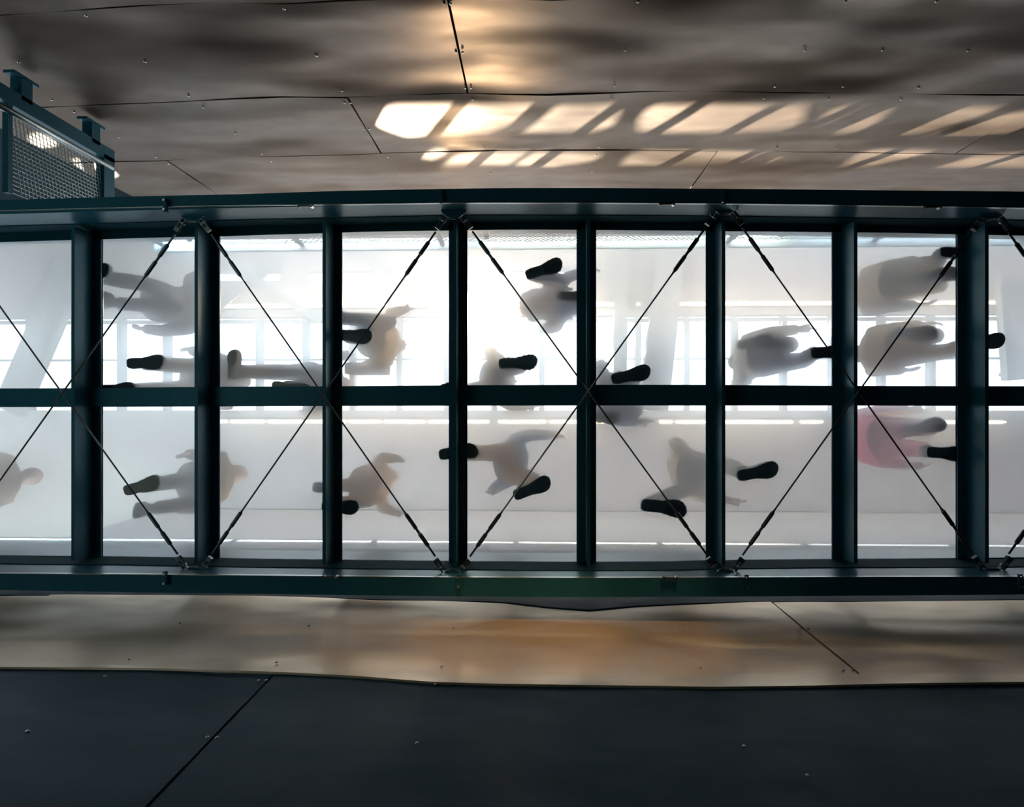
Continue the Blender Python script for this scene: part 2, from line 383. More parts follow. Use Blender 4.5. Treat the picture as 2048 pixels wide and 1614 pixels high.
# LED strips under the ceiling
def led(py, x0px, x1px, gaps, label):
    h = HC - 0.09; a = P(x0px, py, h); b = P(x1px, py, h)
    r = empty('light_strip', (a.x, a.y, Z(h)), label, 'light', 'bead light strips on the ceiling')
    bm = bmesh.new(); box(bm, (a.x, a.y - 0.03, Z(h) + 0.02), (b.x, a.y + 0.03, Z(h) + 0.085)); obj('housing', bm, M_WHITE, r)
    bm = bmesh.new(); x = a.x
    while x < b.x:
        px = x0px + (x - a.x) / (b.x - a.x) * (x1px - x0px)
        if not any(g0 < px < g1 for g0, g1 in gaps):
            box(bm, (x, a.y - 0.009, Z(h)), (x + 0.028, a.y + 0.009, Z(h) + 0.02))
        x += 0.042
    o = obj('led_bead', bm, M_LED, r); o['kind'] = 'stuff'
led(612, 430, 2030, [(528,534),(640,646),(700,708),(796,802),(1243,1288),(1297,1360),(1520,1524),(1745,1790)], 'row of warm light beads across the upper half of the glass')
led(843, 436, 2010, [(454,458),(530,536),(610,616),(700,704),(770,776),(862,866),(988,1006),(1105,1110),(1228,1330),(1356,1362),(1600,1608),(1655,1712),(1724,1736)], 'row of warm light beads across the lower half of the glass')

# far wall of the upper hall on the right keeps that end dimmer
bm = bmesh.new(); box(bm, (7.6, -6, Z(4.6)), (7.8, 5, Z(HC)), 1); box(bm, (7.6, -6, 0), (7.8, 5, Z(4.6)), 0); tag(obj('wall_right', bm, None, mats=[M_WALLD, M_CEIL]), kind='structure')

# added unseen screen; its openings shape the sun patches on the north wall
YS = 1.9
def shift(p):
    s = (YS - DN) / (-SUND.y); q = Vector((p.x, DN, p.z)) - SUND * s; return (q.x, q.z)
HOLES = [
 [(750,235),(765,218),(790,208),(905,206),(1078,206),(1060,222),(1020,250),(980,264),(852,268),(835,270),(815,271),(790,262),(765,250)],
 [(1120,207),(1243,205),(1240,230),(1225,255),(1190,263),(1045,264),(1085,238)],
 [(1275,262),(1280,235),(1300,212),(1320,207),(1448,208),(1600,206),(1618,209),(1605,248),(1560,262),(1478,263),(1335,264)],
 [(1632,265),(1645,235),(1670,215),(1710,207),(1795,207),(1770,235),(1740,258),(1690,267)],
 [(1775,268),(1810,240),(1850,220),(1900,208),(2010,210),(1960,232),(1860,262)],
 [(1860,270),(1910,252),(2048,218),(2140,210),(2140,270)],
 [(843,312),(870,297),(895,296),(888,308),(868,317)],
 [(886,330),(920,305),(955,299),(1062,299),(1018,328)],
 [(1032,328),(1075,299),(1205,300),(1208,312),(1180,322),(1110,330)],
 [(1245,328),(1258,305),(1300,297),(1432,298),(1570,300),(1565,316),(1525,328),(1380,328)],
 [(1600,316),(1640,299),(1672,297),(1655,309)],
 [(1680,333),(1720,305),(1760,297),(1880,300),(1800,319),(1740,333)],
 [(1875,333),(1960,308),(2048,300),(2140,296),(2140,335)],
 [(60,274),(72,265),(92,268),(108,285),(95,292),(72,290)],
 [(146,320),(175,318),(205,333),(232,346),(225,351),(195,349),(170,338)]]
outer = [(-14, Z(8.8)), (9.5, Z(8.8)), (9.5, Z(16.5)), (-14, Z(16.5))]
loops = [[Vector((x, 0, z)) for x, z in outer]] + [[Vector((*[c for c in shift(W(px, py, DN))][:1], 0, shift(W(px, py, DN))[1])) for px, py in h] for h in HOLES]
flat = [v for l in loops for v in l]
bm = bmesh.new(); es = []
for l in loops:
    vs = [bm.verts.new((v.x, YS, v.z)) for v in l]
    es += [bm.edges.new((vs[i], vs[(i + 1) % len(vs)])) for i in range(len(vs))]
bmesh.ops.triangle_fill(bm, use_beauty=True, use_dissolve=False, edges=es, normal=(0, 1, 0))
scr = obj('sun_patch_screen', bm, M_SCREEN)
tag(scr, 'added grey screen out of view whose openings shape the sun patches', 'screen', kind='structure')
so = scr.modifiers.new('thick', 'SOLIDIFY'); so.thickness = 0.02

# ================================================================ WALKWAY
# ---- glass panes
COLS = [(-322,-124),(-70,148),(204,395),(440,647),(685,898),(935,1153),(1192,1411),(1450,1663),(1712,1913),(1968,2190),(2246,2450)]
TOPY = [(-100,484),(0,481),(148,478),(204,475),(395,472),(440,470),(647,465),(685,463),(898,460),(935,459),(1153,458),(1192,459),(1411,460),(1450,461),(1663,462),(1712,463),(1912,464),(1968,466),(2200,470)]
BOTY = [(-100,1111),(148,1113),(204,1114),(395,1117),(440,1118),(647,1120),(685,1121),(898,1123),(1153,1125),(1192,1125),(1411,1124),(1450,1122),(1663,1120),(1912,1119),(2200,1116)]
MIDA = [(-100,778),(0,777),(148,777),(395,774),(647,773),(898,771),(1153,770),(1411,770),(1663,772),(2200,773)]
MIDB = [(-100,814),(148,814),(395,813),(647,812),(1153,811),(1663,811),(1912,812),(2200,812)]
COLN = ['outermost left','far left', 'second from left', 'third from left', 'fourth from left', 'middle', 'fourth from right', 'third from right', 'second from right', 'far right','outermost right']
GT = 0.036
for ci, (a, b) in enumerate(COLS):
    for row, (t0, t1) in enumerate(((TOPY, MIDA), (MIDB, BOTY))):
        A = P(a, interp(t0, a), HG); B = P(b, interp(t0, b), HG); Cc = P(b, interp(t1, b), HG); D = P(a, interp(t1, a), HG)
        ex = 0.015
        x0, x1 = (A.x + D.x) / 2 - ex, (B.x + Cc.x) / 2 + ex
        y0, y1 = (A.y + B.y) / 2 - ex, (Cc.y + D.y) / 2 + ex
        r = empty('floor_pane', ((x0+x1)/2, (y0+y1)/2, Z(HG)), 'frosted glass floor pane in the %s row, %s column' % ('upper' if row == 0 else 'lower', COLN[ci]), 'glass pane', 'frosted panes of the glass floor')
        bm = bmesh.new(); fs = box(bm, (x0, y0, Z(HG)), (x1, y1, Z(HG + GT)))
        fs[1].material_index = 1
        obj('glass_sheet', bm, None, r, mats=[M_CLEAR, M_FRIT])
        bm = bmesh.new(); e_ = 0.006
        for q in (((x0 - e_, y0 - e_), (x1 + e_, y0)), ((x0 - e_, y1), (x1 + e_, y1 + e_)), ((x0 - e_, y0), (x0, y1)), ((x1, y0), (x1 + e_, y1))):
            box(bm, (q[0][0], q[0][1], Z(HG + 0.002)), (q[1][0], q[1][1], Z(HG + GT - 0.002)))
        obj('gasket', bm, M_BACK, r)
ZF = HG + GT          # walking level above the camera

# ---- T-section cross beams
OUTN = [(-200,405),(0,400),(300,392),(460,389),(700,381),(1000,376),(1200,376),(1500,378),(1800,381),(2048,383),(2300,387)]
LINN = [(-200,426),(0,419),(300,412),(460,409),(700,406),(900,403),(1200,403),(1500,405),(1800,409),(2048,413),(2300,418)]
INNN = [(-200,436),(0,430),(300,422),(460,418),(700,413),(900,408),(1200,408),(1500,410),(1800,414),(2048,417),(2300,422)]
OUTS = [(-200,1176),(0,1180),(300,1185),(600,1189),(900,1193),(1200,1194),(1500,1193),(1800,1191),(2048,1189),(2300,1186)]
LINS = [(-200,1146),(0,1149),(300,1151),(600,1154),(900,1157),(1200,1158),(1500,1157),(1800,1156),(2048,1156),(2300,1154)]
INNS = [(-200,1140),(0,1144),(300,1146),(600,1149),(900,1152),(1200,1153),(1500,1152),(1800,1151),(2048,1151),(2300,1149)]
edges_ = [(COLS[i][1], COLS[i+1][0]) for i in range(len(COLS) - 1)]
YT = P(1050, 430, HG).y; YB = P(1050, 1152, HG).y
for i, (a, b) in enumerate(edges_):
    lef = (a + b) / 2 < ZX
    if lef: xc = P(b, 793, HG).x - 0.066
    else: xc = P(a, 793, HG).x + 0.066
    if abs((a + b) / 2 - ZX) < 170: xc = (P(a, 793, HG).x + P(b, 793, HG).x) / 2
    wpl = 0.066
    if abs((a + b) / 2 - ZX) < 170: wpl = (P(b, 793, HG).x - P(a, 793, HG).x) / 2
    pm = (a + b) / 2; YT = P(pm, interp(INNN, pm), 4.21).y + 0.002; YB = P(pm, interp(INNS, pm), 4.21).y - 0.002
    YT = min(YT, P(pm, interp(TOPY, pm), HG).y - 0.006); YB = max(YB, P(pm, interp(BOTY, pm), HG).y + 0.006)
    r = empty('cross_beam', (xc, 0, Z(HG)), ('dark steel cross beam under the glass, %s from the left' % ORD[i - 1]) if 0 < i < 9 else ('dark steel cross beam just beyond the %s edge of the picture' % ('left' if i == 0 else 'right')), 'beam', 'cross beams carrying the glass')
    bm = bmesh.new(); box(bm, (xc - wpl, YT, Z(HG - 0.012)), (xc + wpl, YB, Z(HG - 0.001))); obj('top_plate', bm, M_STEEL, r)
    bm = bmesh.new()
    hb = HG - 0.20
    v = [(YT + 0.02, Z(HG - 0.012)), (YB - 0.02, Z(HG - 0.012)), (YB - 0.03, Z(hb)), (YT + 0.03, Z(hb))]
    for sx_ in (-0.008, 0.008): pass
    f1 = [bm.verts.new((xc - 0.008, y, z)) for y, z in v]; f2 = [bm.verts.new((xc + 0.008, y, z)) for y, z in v]
    bm.faces.new(f1); bm.faces.new(f2[::-1])
    for k in range(4): bm.faces.new((f1[k], f2[k], f2[(k+1)%4], f1[(k+1)%4]))
    obj('web', bm, M_STEEL, r)
    bm = bmesh.new(); box(bm, (xc - 0.012, YT + 0.03, Z(hb - 0.008)), (xc + 0.012, YB - 0.03, Z(hb))); obj('bottom_flange', bm, M_STEEL, r)
# ---- central beam
bm = bmesh.new(); prof = []
for px in range(-400, 2561, 120):
    ya = P(px, interp(MIDA, px), HG).y; yb = P(px, interp(MIDB, px), HG).y; x = P(px, 793, HG).x
    prof.append([(x, ya, Z(HG - 0.014)), (x, yb, Z(HG - 0.014)), (x, yb, Z(HG - 0.05)), (x, ya, Z(HG - 0.05))])
strip_beam(bm, prof)
r = empty('spine_beam', (0, (prof[12][0][1] + prof[12][1][1]) / 2, Z(HG)), 'dark steel beam running along the middle of the glass floor', 'beam')
obj('beam_body', bm, M_STEEL, r)

# ---- edge beams
def edge_beam(side, outer, line, inner, glass, label):
    """pixel tables of the outer flange edge, the highlight line, the inner flange edge and the glass edge"""
    r = empty('edge_beam', (0, P(1050, interp(inner, 1050), 4.2).y, Z(4.15)), label, 'beam')
    f1, f2, f3, f4, f5, f6 = [], [], [], [], [], []
    hf = 4.16
    s = -1 if side == 'n' else 1
    for px in range(-420, 2581, 100):
        o_ = P(px, interp(outer, px), hf); l_ = P(px, interp(line, px), hf); i_ = P(px, interp(inner, px), hf + 0.05); g_ = P(px, interp(glass, px), HG)
        x = P(px, 793, hf).x
        yo, yl, yi = o_.y, l_.y, i_.y; yg = g_.y - s * 0.004
        f1.append([(x, yo, Z(hf)), (x, yl, Z(hf)), (x, yl, Z(hf + 0.025)), (x, yo, Z(hf + 0.025))])
        f2.append([(x, yl + s * 0.004, Z(hf + 0.03)), (x, yi, Z(hf + 0.03)), (x, yi, Z(hf + 0.05)), (x, yl + s * 0.004, Z(hf + 0.05))])
        yw = max(abs(yi), abs(yg) + 0.005) * s
        f3.append([(x, yw, Z(hf + 0.05)), (x, yw + s * 0.012, Z(hf + 0.05)), (x, yw + s * 0.012, Z(HG + 0.30)), (x, yw, Z(HG + 0.30))])
        hp = HG - 0.19 if side == 'n' else HG - 0.23; yv = yw - s * 0.005
        f6.append([(x, yv, Z(hp)), (x, yw - s * 0.0004, Z(hp)), (x, yw - s * 0.0004, Z(HG - 0.013)), (x, yv, Z(HG - 0.013))])  # added dark strip: shade on the upper web put into its colour
        f4.append([(x, yg, Z(HG - 0.012)), (x, yw, Z(HG - 0.012)), (x, yw, Z(HG - 0.001)), (x, yg, Z(HG - 0.001))])
        f5.append([(x, yl - s * 0.002, Z(hf + 0.004)), (x, yl - s * 0.007, Z(hf + 0.004)), (x, yl - s * 0.007, Z(hf + 0.029)), (x, yl - s * 0.002, Z(hf + 0.029))])  # pale strip added for the highlight on the flange edge
    for nm, f, m in (('lower_flange', f1, M_STEEL), ('flange_angle', f2, M_STEEL), ('web', f3, M_STEEL), ('web_shade', f6, M_LEDGE), ('glass_ledge', f4, M_LEDGE), ('bead', f5, M_TRIM)):  # bead: pale strip added for the highlight on the flange edge
        bm = bmesh.new(); strip_beam(bm, f); o = obj(nm, bm, m, r)
        if nm == 'bead': o['label'] = 'thin pale strip drawn as the highlight along the beam'
    return r
edge_beam('n', OUTN, LINN, INNN, TOPY, 'dark steel edge beam along the upper side of the walkway')
edge_beam('s', OUTS, LINS, INNS, BOTY, 'dark steel edge beam along the lower side of the walkway')

# ---- wind bracing: node plates, rods with sleeves
HR = 4.36
NT = [(-133,444),(387,434),(908,428),(1448,420),(1980,430),(2500,440)]
NB = [(-133,1134),(390,1143),(905,1148),(1450,1146),(1982,1144),(2510,1140)]
def node(c, s, label):
    """s=+1: upper nodes (lugs point down the picture); -1 lower"""
    p = P(c[0], c[1], HR); r = empty('bracing_node', (p.x, p.y, Z(HR)), label, 'bracket', 'bracing nodes on the edge beams')
    y = p.y; bm = bmesh.new()
    o6 = [(-0.125, -0.085), (0.125, -0.085), (0.075, 0.0), (0.035, 0.03), (-0.035, 0.03), (-0.075, 0.0)]
    a = [bm.verts.new((p.x + u, y + s * v, Z(HR - 0.02))) for u, v in o6]; b = [bm.verts.new((p.x + u, y + s * v, Z(HR + 0.0))) for u, v in o6]
    bm.faces.new(a[::-1]); bm.faces.new(b)
    for k in range(6): bm.faces.new((a[k], a[(k+1)%6], b[(k+1)%6], b[k]))
    obj('gusset_plate', bm, M_STEEL, r)
    bm = bmesh.new(); tube(bm, [(p.x - 0.03, y + s * 0.036, Z(HR - 0.012)), (p.x + 0.03, y + s * 0.036, Z(HR - 0.012))], 0.005); obj('tie_bar', bm, M_ROD, r)
    for dx in (-1, 1):
        d = Vector((dx * 0.59, s * 0.80, 0)).normalized(); q = Vector((p.x + dx * 0.055, y + s * 0.02, Z(HR - 0.01)))
        bm = bmesh.new()
        n_ = Vector((-d.y, d.x, 0))
        for k in (-1, 1): bar(bm, q + n_ * 0.012 * k, q + d * 0.075 + n_ * 0.012 * k, 0.006, 0.028)
        bar(bm, q + d * 0.07, q + d * 0.10, 0.034, 0.03)
        obj('clevis', bm, M_ROD, r)
        bm = bmesh.new(); tube(bm, [q + d * 0.03 - n_ * 0.022, q + d * 0.03 + n_ * 0.022], 0.009, 10); obj('clevis_pin', bm, M_BOLT, r)
    bm = bmesh.new()
    tube(bm, [(p.x - 0.075, y - s * 0.035, Z(HR - 0.03)), (p.x - 0.075, y - s * 0.035, Z(HR + 0.02))], 0.012, 6); obj('bolt', bm, M_BOLT, r)
    bm = bmesh.new()
    tube(bm, [(p.x + 0.075, y - s * 0.035, Z(HR - 0.03)), (p.x + 0.075, y - s * 0.035, Z(HR + 0.02))], 0.012, 6); obj('bolt', bm, M_BOLT, r)
nn = ['leftmost', 'second from the left', 'third from the left', 'fourth from the left', 'rightmost']
for i in range(1, 5):
    node(NT[i], 1, 'dark bracing node plate on the upper edge beam, %s' % ['leftmost', 'second from left', 'third from left', 'rightmost'][i-1])
    node(NB[i], -1, 'dark bracing node plate on the lower edge beam, %s' % ['leftmost', 'second from left', 'third from left', 'rightmost'][i-1])
def rod(a, b, h, label):
    A = P(a[0], a[1], h); B = P(b[0], b[1], h); d = (B - A).normalized(); L = (B - A).length
    r = empty('tie_rod', A, label, 'rod', 'diagonal tie rods under the glass')
    bm = bmesh.new(); tube(bm, [A + d * 0.14, B - d * 0.14], 0.0055); obj('rod_body', bm, M_ROD, r)
    for o_, dr, k in ((A, d, 0), (B, -d, 1)):
        bm = bmesh.new()
        t0 = 0.20
        tube(bm, [o_ + dr * t for t in (0.12, 0.20, 0.21, 0.30, 0.31, 0.345, 0.35, 0.46, 0.47, 0.49)], [0.007, 0.007, 0.014, 0.014, 0.009, 0.009, 0.0135, 0.0135, 0.008, 0.0056], 10)
        obj('tension_sleeve', bm, M_ROD, r)
bays = ['left edge', 'left', 'middle', 'right', 'right edge']
for i in range(5):
    rod((NT[i][0] + 16, NT[i][1] + 6), (NB[i+1][0] - 14, NB[i+1][1] - 6), HR, 'thin dark tie rod falling to the right in the %s bay' % bays[i])
    rod((NT[i+1][0] - 16, NT[i+1][1] + 6), (NB[i][0] + 14, NB[i][1] - 6), HR - 0.03, 'thin dark tie rod rising to the right in the %s bay' % bays[i])

# ---- little beam clamps
def clamp(px, py, kind, label, s):
    h = 4.13; p = P(px, py, h); r = empty('beam_clamp', p, label, 'clamp', 'small clamps on the edge beams')
    if kind == 'long':
        bm = bmesh.new(); bar(bm, p + Vector((-0.05, 0, 0.008)), p + Vector((0.05, 0, 0.008)), 0.014, 0.016); obj('clamp_bar', bm, M_ROD, r)
        for dx in (-0.04, 0.04):
            bm = bmesh.new(); tube(bm, [p + Vector((dx, 0.006 * s, -0.012)), p + Vector((dx, 0.006 * s, 0.02))], 0.010, 6); obj('nut', bm, M_BOLT if dx > 0 else M_ROD, r)
    else:
        bm = bmesh.new(); bar(bm, p + Vector((0, -0.045, 0.008)), p + Vector((0.004, 0.045, 0.008)), 0.022, 0.018); obj('clamp_body', bm, M_STEEL, r)
        for dy in (-0.03, 0.03):
            bm = bmesh.new(); tube(bm, [p + Vector((0, dy, -0.014)), p + Vector((0, dy, 0.01))], 0.009, 6); obj('nut', bm, M_BOLT, r)
clamp(329, 410, 'tall', 'small upright clamp on the upper beam left of the leftmost node', 1)
clamp(611, 411, 'long', 'flat two-nut clamp on the upper beam above the third glass column', 1)
clamp(881, 392, 'tall', 'upright clamp on the upper beam beside the second node', 1)
clamp(1334, 407, 'long', 'flat clamp on the upper beam above the fourth column from the right', 1)
clamp(1447, 395, 'tall', 'upright clamp on the upper beam at the third node', 1)
clamp(1866, 413, 'long', 'flat clamp on the upper beam at the second column from the right', 1)
clamp(329, 1157, 'tall', 'upright clamp on the lower beam left of its leftmost node', -1)
clamp(660, 1155, 'long', 'flat clamp on the lower beam below the third glass column', -1)
clamp(917, 1163, 'tall', 'upright clamp on the lower beam at its second node', -1)
clamp(1340, 1157, 'long', 'flat clamp on the lower beam left of its third node', -1)
clamp(1494, 1164, 'tall', 'upright clamp on the lower beam right of its third node', -1)
clamp(2042, 1163, 'tall', 'upright clamp on the lower beam at the right edge', -1)

# ---- balustrades on both sides of the walkway
def balustrade(y, label, ht, railw, s, xa0=-6.5):
    r = empty('balustrade', (0, y, Z(ZF)), label, 'railing')
    bm = bmesh.new(); box(bm, (xa0, y - railw, Z(ZF + ht)), (7.2, y + railw, Z(ZF + ht + 0.05))); obj('handrail', bm, M_GREY if s < 0 else M_WHITE, r)
    x = xa0 + 0.1
    while x < 7:
        bm = bmesh.new(); box(bm, (x - 0.02, y - 0.012, Z(ZF)), (x + 0.02, y + 0.012, Z(ZF + ht))); obj('post', bm, M_GREY, r); x += 1.25
    bm = bmesh.new(); sp2 = 0.045; n_ = int((7.1 - xa0) / sp2)
    hh = ht - 0.04
    for k in range(n_):
        xa = xa0 + 0.05 + k * sp2
        for dr in (-1, 1):
            a = Vector((xa, y + dr * 0.002, Z(ZF + 0.02))); b = Vector((xa + dr * hh * 0.6, y + dr * 0.002, Z(ZF + hh)))
            bar(bm, a, b, 0.005, 0.005, Vector((0, 1, 0)))
    o = obj('mesh_infill', bm, M_GREY, r); o['kind'] = 'stuff'
    return r
XG0 = -3.55
BN = balustrade(-1.42, 'mesh balustrade with broad blue-grey handrail along the upper side', 1.05, 0.05, -1, XG0 + 0.15)
BS = balustrade(1.22, 'mesh balustrade with pale top rail along the lower side', 1.05, 0.007, 1)

# ---- added fill lights on the outer side of the balustrades to brighten the ceiling
def fill_uplight(x0, x1, y, power, col, label):
    h = ZF + 0.90; r = bpy.data.objects.new('fill_uplight', None); C.objects.link(r); r.location = ((x0 + x1) / 2, y, Z(h)); r['label'] = label
    rt = BN if y < 0 else BS; r.parent = rt; r.matrix_parent_inverse = rt.matrix_basis.inverted()
    bm = bmesh.new(); box(bm, (x0, y - 0.028, Z(h)), (x1, y + 0.028, Z(h + 0.03)))
    yr = -1.42 if y < 0 else 1.22
    for xx in (x0 + 0.1, x1 - 0.1): box(bm, (xx - 0.02, min(y, yr), Z(h)), (xx + 0.02, max(y, yr), Z(h + 0.02)))
    for e_ in (-0.028, 0.022): box(bm, (x0, y + e_, Z(h + 0.03)), (x1, y + e_ + 0.006, Z(h + 0.06)))
    ho = obj('housing', bm, M_WHITE); ho.parent = r; ho.matrix_parent_inverse = (r.matrix_parent_inverse @ Matrix()).inverted(); ho.matrix_parent_inverse = Matrix.Translation(-Vector(r.location))
    bm = bmesh.new(); box(bm, (x0, y - 0.022, Z(h + 0.03)), (x1, y + 0.022, Z(h + 0.034))); di = obj('fill_light_diffuser', bm, M_WHITE); di.parent = r; di.matrix_parent_inverse = Matrix.Translation(-Vector(r.location))
    l = bpy.data.lights.new('fill_uplight_lamp', 'AREA'); l.shape = 'RECTANGLE'; l.size = x1 - x0; l.size_y = 0.035; l.energy = power; l.color = col
    o = bpy.data.objects.new('fill_uplight_lamp', l); C.objects.link(o); o.parent = r; o.location = (0, 0, 0.045); o.rotation_euler = (math.pi, 0, 0)
COOL, NEUT, WARM = (0.72, 0.90, 1.0), (0.98, 0.94, 0.93), (1.0, 0.86, 0.70)
UP = 0.33
for (x0, x1, pn, ps, cc, w1) in ((-6.2, -3.2, 230, 150, COOL, 'leftmost'), (-3.1, -0.6, 170, 110, NEUT, 'left middle'), (-0.5, 2.2, 150, 80, WARM, 'right middle'), (2.3, 6.8, 110, 70, NEUT, 'rightmost')):
    if x0 > -4: fill_uplight(x0, x1, -1.51, pn * UP * 1.2, cc, 'slim added fill light on the upper balustrade, %s' % w1)
    else: fill_uplight(-3.3, -3.15, -1.51, 20, cc, 'short added fill light at the left end of the upper balustrade')
    fill_uplight(x0, x1, 1.29, ps * UP * 0.62, cc, 'slim added fill light on the lower balustrade, %s' % w1)

# ---- mesh guard at the upper left
XG = -3.55
g = empty('mesh_guard', (XG, -1.6, Z(4.3)), 'wire mesh guard panel with dark frame in the top left corner', 'guard')
def xz(px): return XG * F / (px - ZX)      # height above the camera at which the plane x=XG is seen at px
zt, zb = xz(205), xz(5)
def yg(px, py): h = xz(px); return P(px, py, h).y
yp = yg(100, 256)
bm = bmesh.new(); box(bm, (XG - 0.04, yp - 0.05, Z(zb - 0.9)), (XG + 0.03, yp + 0.055, Z(zt))); obj('frame_post', bm, M_STEEL, g)
bm = bmesh.new(); tube(bm, [(XG + 0.02, yp + 0.10, Z(zb - 0.7)), (XG + 0.02, yp + 0.10, Z(zt - 0.02))], 0.022, 12); o = obj('guard_tube', bm, M_TRIM, g, smooth=True); o['label'] = 'light grey round tube'
bm = bmesh.new(); box(bm, (XG - 0.04, yp + 0.02, Z(xz(183))), (XG + 0.03, -1.425, Z(zt))); obj('top_rail', bm, M_STEEL, g)
bm = bmesh.new(); box(bm, (XG - 0.02, yp + 0.02, Z(zb - 0.09)), (XG + 0.02, -1.425, Z(zb - 0.05))); obj('bottom_rail', bm, M_STEEL, g)
for px in (20, 166):
    h = xz(px); y0 = yp - 0.02
    bm = bmesh.new(); box(bm, (XG - 0.05, y0 - 0.16, Z(h - 0.05)), (XG + 0.03, y0, Z(h + 0.05)))
    box(bm, (XG - 0.05, y0 - 0.175, Z(h - 0.11)), (XG + 0.03, y0 - 0.155, Z(h + 0.11)))
    obj('wall_bracket', bm, M_STEEL, g)
bm = bmesh.new(); sp2 = 0.036; ya_, yb_ = yp + 0.12, -1.43
z0_, z1_ = Z(zb - 0.05), Z(xz(184))
y = ya_
while y < yb_:      # near upright wires, zigzagged by slanted ones
    bar(bm, (XG, y, z0_), (XG, y + 0.0, z1_), 0.004, 0.004, Vector((1, 0, 0)))
    y += sp2 * 0.8
z = z0_
while z < z1_:
    bar(bm, (XG + 0.004, ya_, z), (XG + 0.004, yb_, z + 0.10), 0.004, 0.004, Vector((1, 0, 0))); z += sp2
o = obj('wire_mesh', bm, M_TRIM, g); o['kind'] = 'stuff'

# warm pendant lamp over the walkway
pl = P(946, 611, HC - 0.30)
r = empty('pendant_lamp', pl, 'small warm glowing pendant lamp seen near the middle of the upper glass row', 'lamp')
bm = bmesh.new(); ellipsoid_pts = [(0.0, 0.05), (0.03, 0.10), (0.08, 0.11), (0.13, 0.05)]
tube(bm, [pl + Vector((0, 0, a)) for a, b in ellipsoid_pts], [b for a, b in ellipsoid_pts], 20); obj('shade', bm, M_WHITE, r)
bm = bmesh.new(); bmesh.ops.create_uvsphere(bm, u_segments=16, v_segments=10, radius=0.06)
for v in bm.verts: v.co += pl
obj('bulb', bm, M_LAMP, r, smooth=True)
bm = bmesh.new(); tube(bm, [pl + Vector((0, 0, 0.12)), pl + Vector((0, 0, 0.30))], 0.006); obj('cord', bm, M_WHITE, r)
pt = bpy.data.lights.new('pendant_light', 'SPOT'); pt.energy = 260; pt.color = (1.0, 0.66, 0.34); pt.spot_size = R(60); pt.spot_blend = 1.0; pt.shadow_soft_size = 0.08
po = bpy.data.objects.new('pendant_light', pt); C.objects.link(po); po.parent = r; po.location = (0, 0, -0.06)
# added warm spotlights low on the north wall, unseen, to brighten the bronze panel
def fill_spot(x, h, tgt, power, size, label, col=(1.0, 0.56, 0.22)):
    p = Vector((x, DN + 0.16, Z(h))); r = empty('fill_spotlight', p, label, 'lamp', 'added warm spotlights low on the north wall')
    d = (Vector(tgt) - p).normalized()
    bm = bmesh.new(); tube(bm, [p - d * 0.10, p - d * 0.02, p + d * 0.06], [0.035, 0.045, 0.05], 16, caps=False); obj('lamp_body', bm, M_STEEL, r)
    bm = bmesh.new(); box(bm, (x - 0.02, DN - 0.01, Z(h) - 0.02), (x + 0.02, DN + 0.12, Z(h) + 0.02)); obj('wall_bracket', bm, M_STEEL, r)
    l = bpy.data.lights.new('fill_spot_light', 'SPOT'); l.energy = power; l.color = col; l.spot_size = R(size); l.spot_blend = 0.6; l.shadow_soft_size = 0.03
    o = bpy.data.objects.new('fill_spot_light', l); C.objects.link(o); o.location = p + d * 0.065; o.rotation_euler = d.to_track_quat('-Z', 'Y').to_euler()
    o.parent = r; o.matrix_parent_inverse = r.matrix_basis.inverted()
fill_spot(-0.45, 2.75, W(840, 1272, DS), 90, 24, 'added warm spotlight aimed at the left part of the bronze panel')
fill_spot(0.25, 2.75, W(1030, 1275, DS), 200, 24, 'added warm spotlight aimed at the middle of the bronze panel')
fill_spot(0.95, 2.75, W(1240, 1275, DS), 165, 24, 'added warm spotlight aimed at the right of the bronze panel')
fill_spot(1.7, 2.75, W(1440, 1275, DS), 35, 24, 'added faint spotlight aimed at the seam of the bronze panel')

# ================================================================ PEOPLE
def cloth(name, col):
    return mat(name, col, 0.85, 0, 0.2, 14, 0.12)
M_SKIN = mat('skin', (0.52, 0.33, 0.25), 0.55)
M_HAIRD = mat('dark_hair', (0.02, 0.017, 0.015), 0.6, 0, 0.4, 40, 0.3)
M_HAIRB = mat('brown_hair', (0.10, 0.055, 0.03), 0.6, 0, 0.4, 40, 0.3)
M_SOLE = mat('black_rubber', (0.006, 0.045, 0.065), 0.7)
M_SHOE = mat('dark_shoe_upper', (0.016, 0.03, 0.038), 0.6, 0, 0.2, 60, 0.2)

def voxel(bm, name, m, parent, vox, smooth_it=4):
    o = obj(name, bm, m, parent, smooth=True)
    md = o.modifiers.new('join', 'REMESH'); md.mode = 'VOXEL'; md.voxel_size = vox; md.use_smooth_shade = True
    s_ = o.modifiers.new('soft', 'SMOOTH'); s_.factor = 0.5; s_.iterations = smooth_it
    return o
def ellipsoid(bm, c, r, rot=None, u=16, v=12):
    k = bmesh.ops.create_uvsphere(bm, u_segments=u, v_segments=v, radius=1)
    for q in k['verts']:
        p = Vector((q.co.x * r[0], q.co.y * r[1], q.co.z * r[2]))
        if rot: p = rot @ p
        q.co = p + Vector(c)

